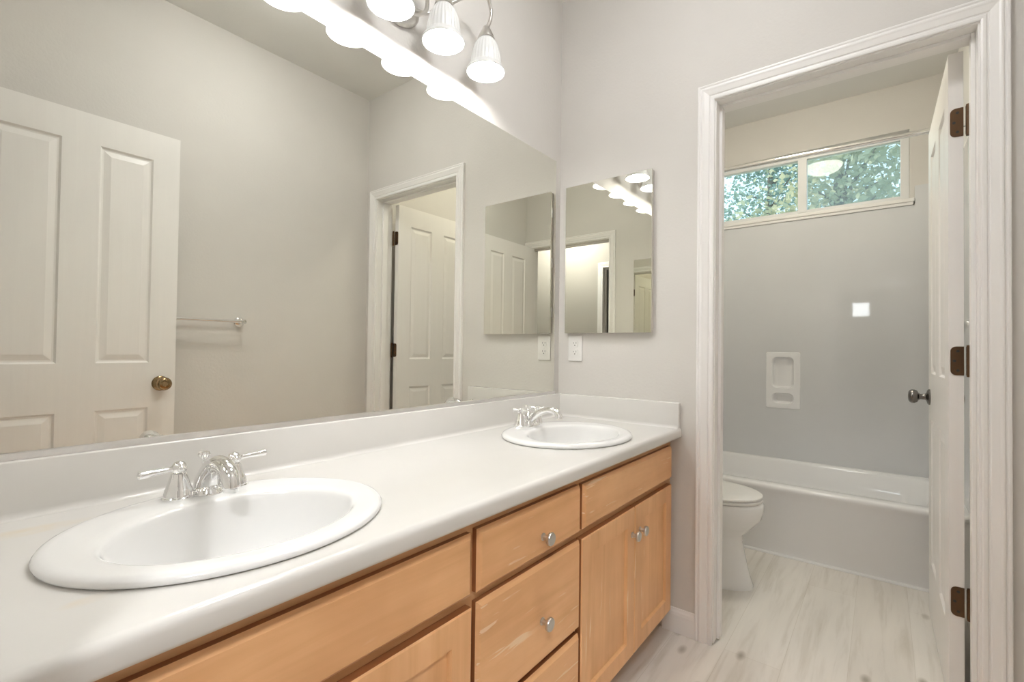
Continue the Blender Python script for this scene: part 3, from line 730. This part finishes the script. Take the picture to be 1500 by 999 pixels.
obj('soap_niche', bm, M['acrylic'], sur, 40)
for y0, y1 in ((TY0, TY0 + .012), (TY1 - .012, TY1)):
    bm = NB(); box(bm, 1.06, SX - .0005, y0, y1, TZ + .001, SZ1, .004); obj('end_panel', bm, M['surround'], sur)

# shower rod
rod = thing('shower_rod', 'chrome shower curtain rod spanning above the bathtub front', 'shower rod', (1.06, -.75, 2.135))
bm = NB(); tube(bm, [(1.05, YR + .010, 2.128), (1.05, -.010, 2.150)], .0125, 20); obj('tube', bm, M['chrome'], rod, 40)
for y, z, s in ((YR, 2.128, 1), (0, 2.150, -1)):
    bm = NB(); lathe(bm, [(.030, .0008), (.030, .004), (.022, .009), (.0155, .014), (.0150, .022)], (1.05, y, z), (0, s, 0), 28); obj('flange', bm, M['chrome'], rod, 40)
# shower valve on the end wall
sv = thing('shower_valve', 'chrome shower valve on the tub end wall, glimpsed past the toilet-room door hinge', 'shower valve', (1.30, YR + .012, 1.215))
P0 = V3(1.30, TY0 + .012, 1.232)
bm = NB(); lathe(bm, [(.078, .0005), (.078, .004), (.070, .010), (.030, .014), (.026, .030)], P0, (0, 1, 0), 36); obj('escutcheon', bm, M['chrome'], sv, 40)
bm = NB(); lathe(bm, [(.020, .026), (.024, .034), (.024, .052), (.016, .060), (0, .061)], P0, (0, 1, 0), 28); tube(bm, [P0 + V3(0, .045, 0), P0 + V3(-.03, .052, -.004), P0 + V3(-.075, .056, -.01)], [.009, .007, .009], 14); obj('handle', bm, M['pewter'], sv, 40)

# ------------------------------------------------------------------ toilet (tank against the mirror-side wall, bowl toward the door)
TXC = .56
to = thing('toilet', 'white elongated toilet with closed lid in front of the bathtub', 'toilet', (TXC, -.40, 0))
def egg(yb_, yf_, a, z, n=48):
    """plan outline from back yb_ to front tip yf_, half width a, widest behind the middle"""
    o = []; c = (yb_ + yf_) / 2 + .03; 
    for k in range(n):
        q = 2 * PI * k / n; s, cc = math.sin(q), math.cos(q)
        y = c + (s * (yb_ - c) if s > 0 else -s * (yf_ - c))
        x = a * (abs(cc) ** .86) * math.copysign(1, cc)
        o.append(V3(TXC + x, y, z))
    return o
bm = NB()
B_ = [(-.19, -.715, .120, 0), (-.19, -.714, .120, .012), (-.19, -.700, .110, .05), (-.19, -.682, .104, .13), (-.19, -.668, .104, .20), (-.17, -.672, .118, .235), (-.14, -.712, .150, .275), (-.12, -.748, .172, .32), (-.11, -.757, .180, .355), (-.10, -.757, .182, .385), (-.105, -.750, .178, .395)]
rings(bm, [egg(*r) for r in B_], True, True); obj('bowl', bm, M['porcelain'], to, 60)
bm = NB(); rings(bm, [egg(-.215, -.748, .176, .3985), egg(-.213, -.752, .179, .402), egg(-.213, -.752, .179, .409), egg(-.215, -.747, .175, .412)], True, True); obj('seat', bm, M['plastic'], to, 50)
bm = NB(); rings(bm, [egg(-.215, -.746, .174, .4145), egg(-.213, -.751, .178, .418), egg(-.213, -.751, .178, .425), egg(-.218, -.742, .170, .431), egg(-.25, -.69, .13, .4345)], True, True); obj('lid', bm, M['plastic'], to, 50)
for s in (-1, 1):
    bm = NB(); lathe(bm, [(.012, -.02), (.012, .02)], (TXC + s * .075, -.20, .4085), (1, 0, 0), 14); obj('lid_hinge', bm, M['plastic'], to, 40)
bm = NB()
rings(bm, [[V3(TXC + (p.x), p.y, z) for p in rrect(-a, a, -.205 + b_, -.016, .03, 0)] for a, b_, z in ((.185, .015, .3955), (.195, .008, .42), (.215, .0, .70), (.215, 0, .715))], True, True); obj('tank', bm, M['porcelain'], to, 40)
bm = NB()
rings(bm, [[V3(TXC + (p.x), p.y, z) for p in rrect(-a, a, -.215 + b_, -.010, .03, 0)] for a, b_, z in ((.222, .002, .7155), (.225, .0, .72), (.225, .0, .738), (.218, .006, .745))], True, True); obj('tank_lid', bm, M['porcelain'], to, 40)
bm = NB(); lathe(bm, [(.014, 0), (.014, .008), (.008, .012)], (TXC + .15, -.205, .655), (0, -1, 0), 18); tube(bm, [(TXC + .15, -.220, .655), (TXC + .09, -.224, .650)], [.006, .008], 12); obj('flush_lever', bm, M['chrome'], to, 40)

# ------------------------------------------------------------------ ceiling lamps
def dome(name, label, x, y, m, r=.15):
    t_ = thing(name, label, 'ceiling lamp', (x, y, ZC), 'flush dome lamps')
    bm = NB(); lathe(bm, [(r * 1.02, .0005), (r * 1.02, .018), (r * .96, .024), (r * .9, .024)], (x, y, ZC), (0, 0, -1), 40); obj('base_ring', bm, M['nickel'], t_, 40)
    bm = NB(); lathe(bm, [(r * .95, .024), (r * .94, .035), (r * .85, .058), (r * .62, .080), (r * .3, .092), (0, .095)], (x, y, ZC), (0, 0, -1), 40, None, False); obj('dome_glass', bm, m, t_, 60)
dome('ceiling_lamp', 'lit warm dome lamp on the toilet-room ceiling, mirrored in the window pane', .76, -.78, M['dome'])
dome('ceiling_lamp', 'added white fill dome on the bathroom ceiling above the vanity drawers', -.88, -.76, M['bathfill'])  # unseen lamp, added to brighten the walls and toilet room
dome('ceiling_lamp', 'added fill dome on the hall ceiling beyond the entry doorway', -2.7, -1.8, M['hallfill'])  # unseen lamp, added for fill light through the entry doorway

# ------------------------------------------------------------------ garden beyond the window
bm = NB(); box(bm, 2.4, 24, -16, 16, -.4, -.3); struct(obj('ground', bm, M['soil']))
def tree(label, x, y, h, r, m, seed, nleaf, low=.35):
    rd = random.Random(seed)
    t_ = thing('tree', label, 'tree', (x, y, -.3), 'trees beyond the window')
    bm = NB(); tube(bm, spline([(x, y, -.3), (x + .1, y - .05, h * .3), (x - .05, y + .08, h * .6), (x + .04, y, h * .92)], 4), lerps([.15, .12, .08, .03], 13), 10)
    cl = []
    for k in range(26):
        q = rd.uniform(0, 2 * PI); e = rd.random() ** .5 * r; z = h * (low + (1 - low) * rd.random())
        e *= 1.1 - .75 * (z / h - low) / (1 - low)
        c = V3(x + e * math.cos(q), y + e * math.sin(q), z); cl.append(c)
        b0 = V3(x, y, max(.3, z - .35 * e - .2)); tube(bm, [b0, b0.lerp(c, .5) + V3(0, 0, .06), c], [.035, .022, .008], 6)
    obj('trunk', bm, M['bark'], t_, 60)
    bm = NB()
    for k in range(nleaf):
        c = rd.choice(cl); p = c + V3(rd.gauss(0, r * .20), rd.gauss(0, r * .20), rd.gauss(0, r * .15))
        d = V3(rd.gauss(0, 1), rd.gauss(0, 1), rd.gauss(0, .5) - .3).normalized(); x_, y_ = frame_of(d); q = rd.uniform(0, PI)
        sd = x_ * math.cos(q) + y_ * math.sin(q); l = rd.uniform(.06, .125); w_ = l * rd.uniform(.26, .40)
        bm.faces.new([bm.verts.new(v) for v in (p - d * l * .5, p + sd * w_ - d * l * .05, p + d * l * .5, p - sd * w_ - d * l * .05)])
    obj('foliage', bm, m, t_, None, False)
tree('olive-toned leafy tree behind the left window pane', 6.2, -.75, 4.6, 1.3, M['leaf_olive'], 3, 8500)
tree('bright green tree behind the left edge of the window', 6.4, 2.35, 4.6, 1.3, M['leaf_green'], 5, 6500)
tree('dark green tree behind the right window pane', 9.4, -3.3, 5.6, 1.5, M['leaf_dark'], 9, 9500)
tree('green tree at the right edge of the window', 14.0, -6.0, 7.6, 2.2, M['leaf_green'], 12, 9000)
tree('tall dark tree farther back behind the left trees', 11.5, 1.0, 7.0, 2.0, M['leaf_dark'], 21, 9500)
for o in S.objects:
    if '_w' in o: del o['_w']
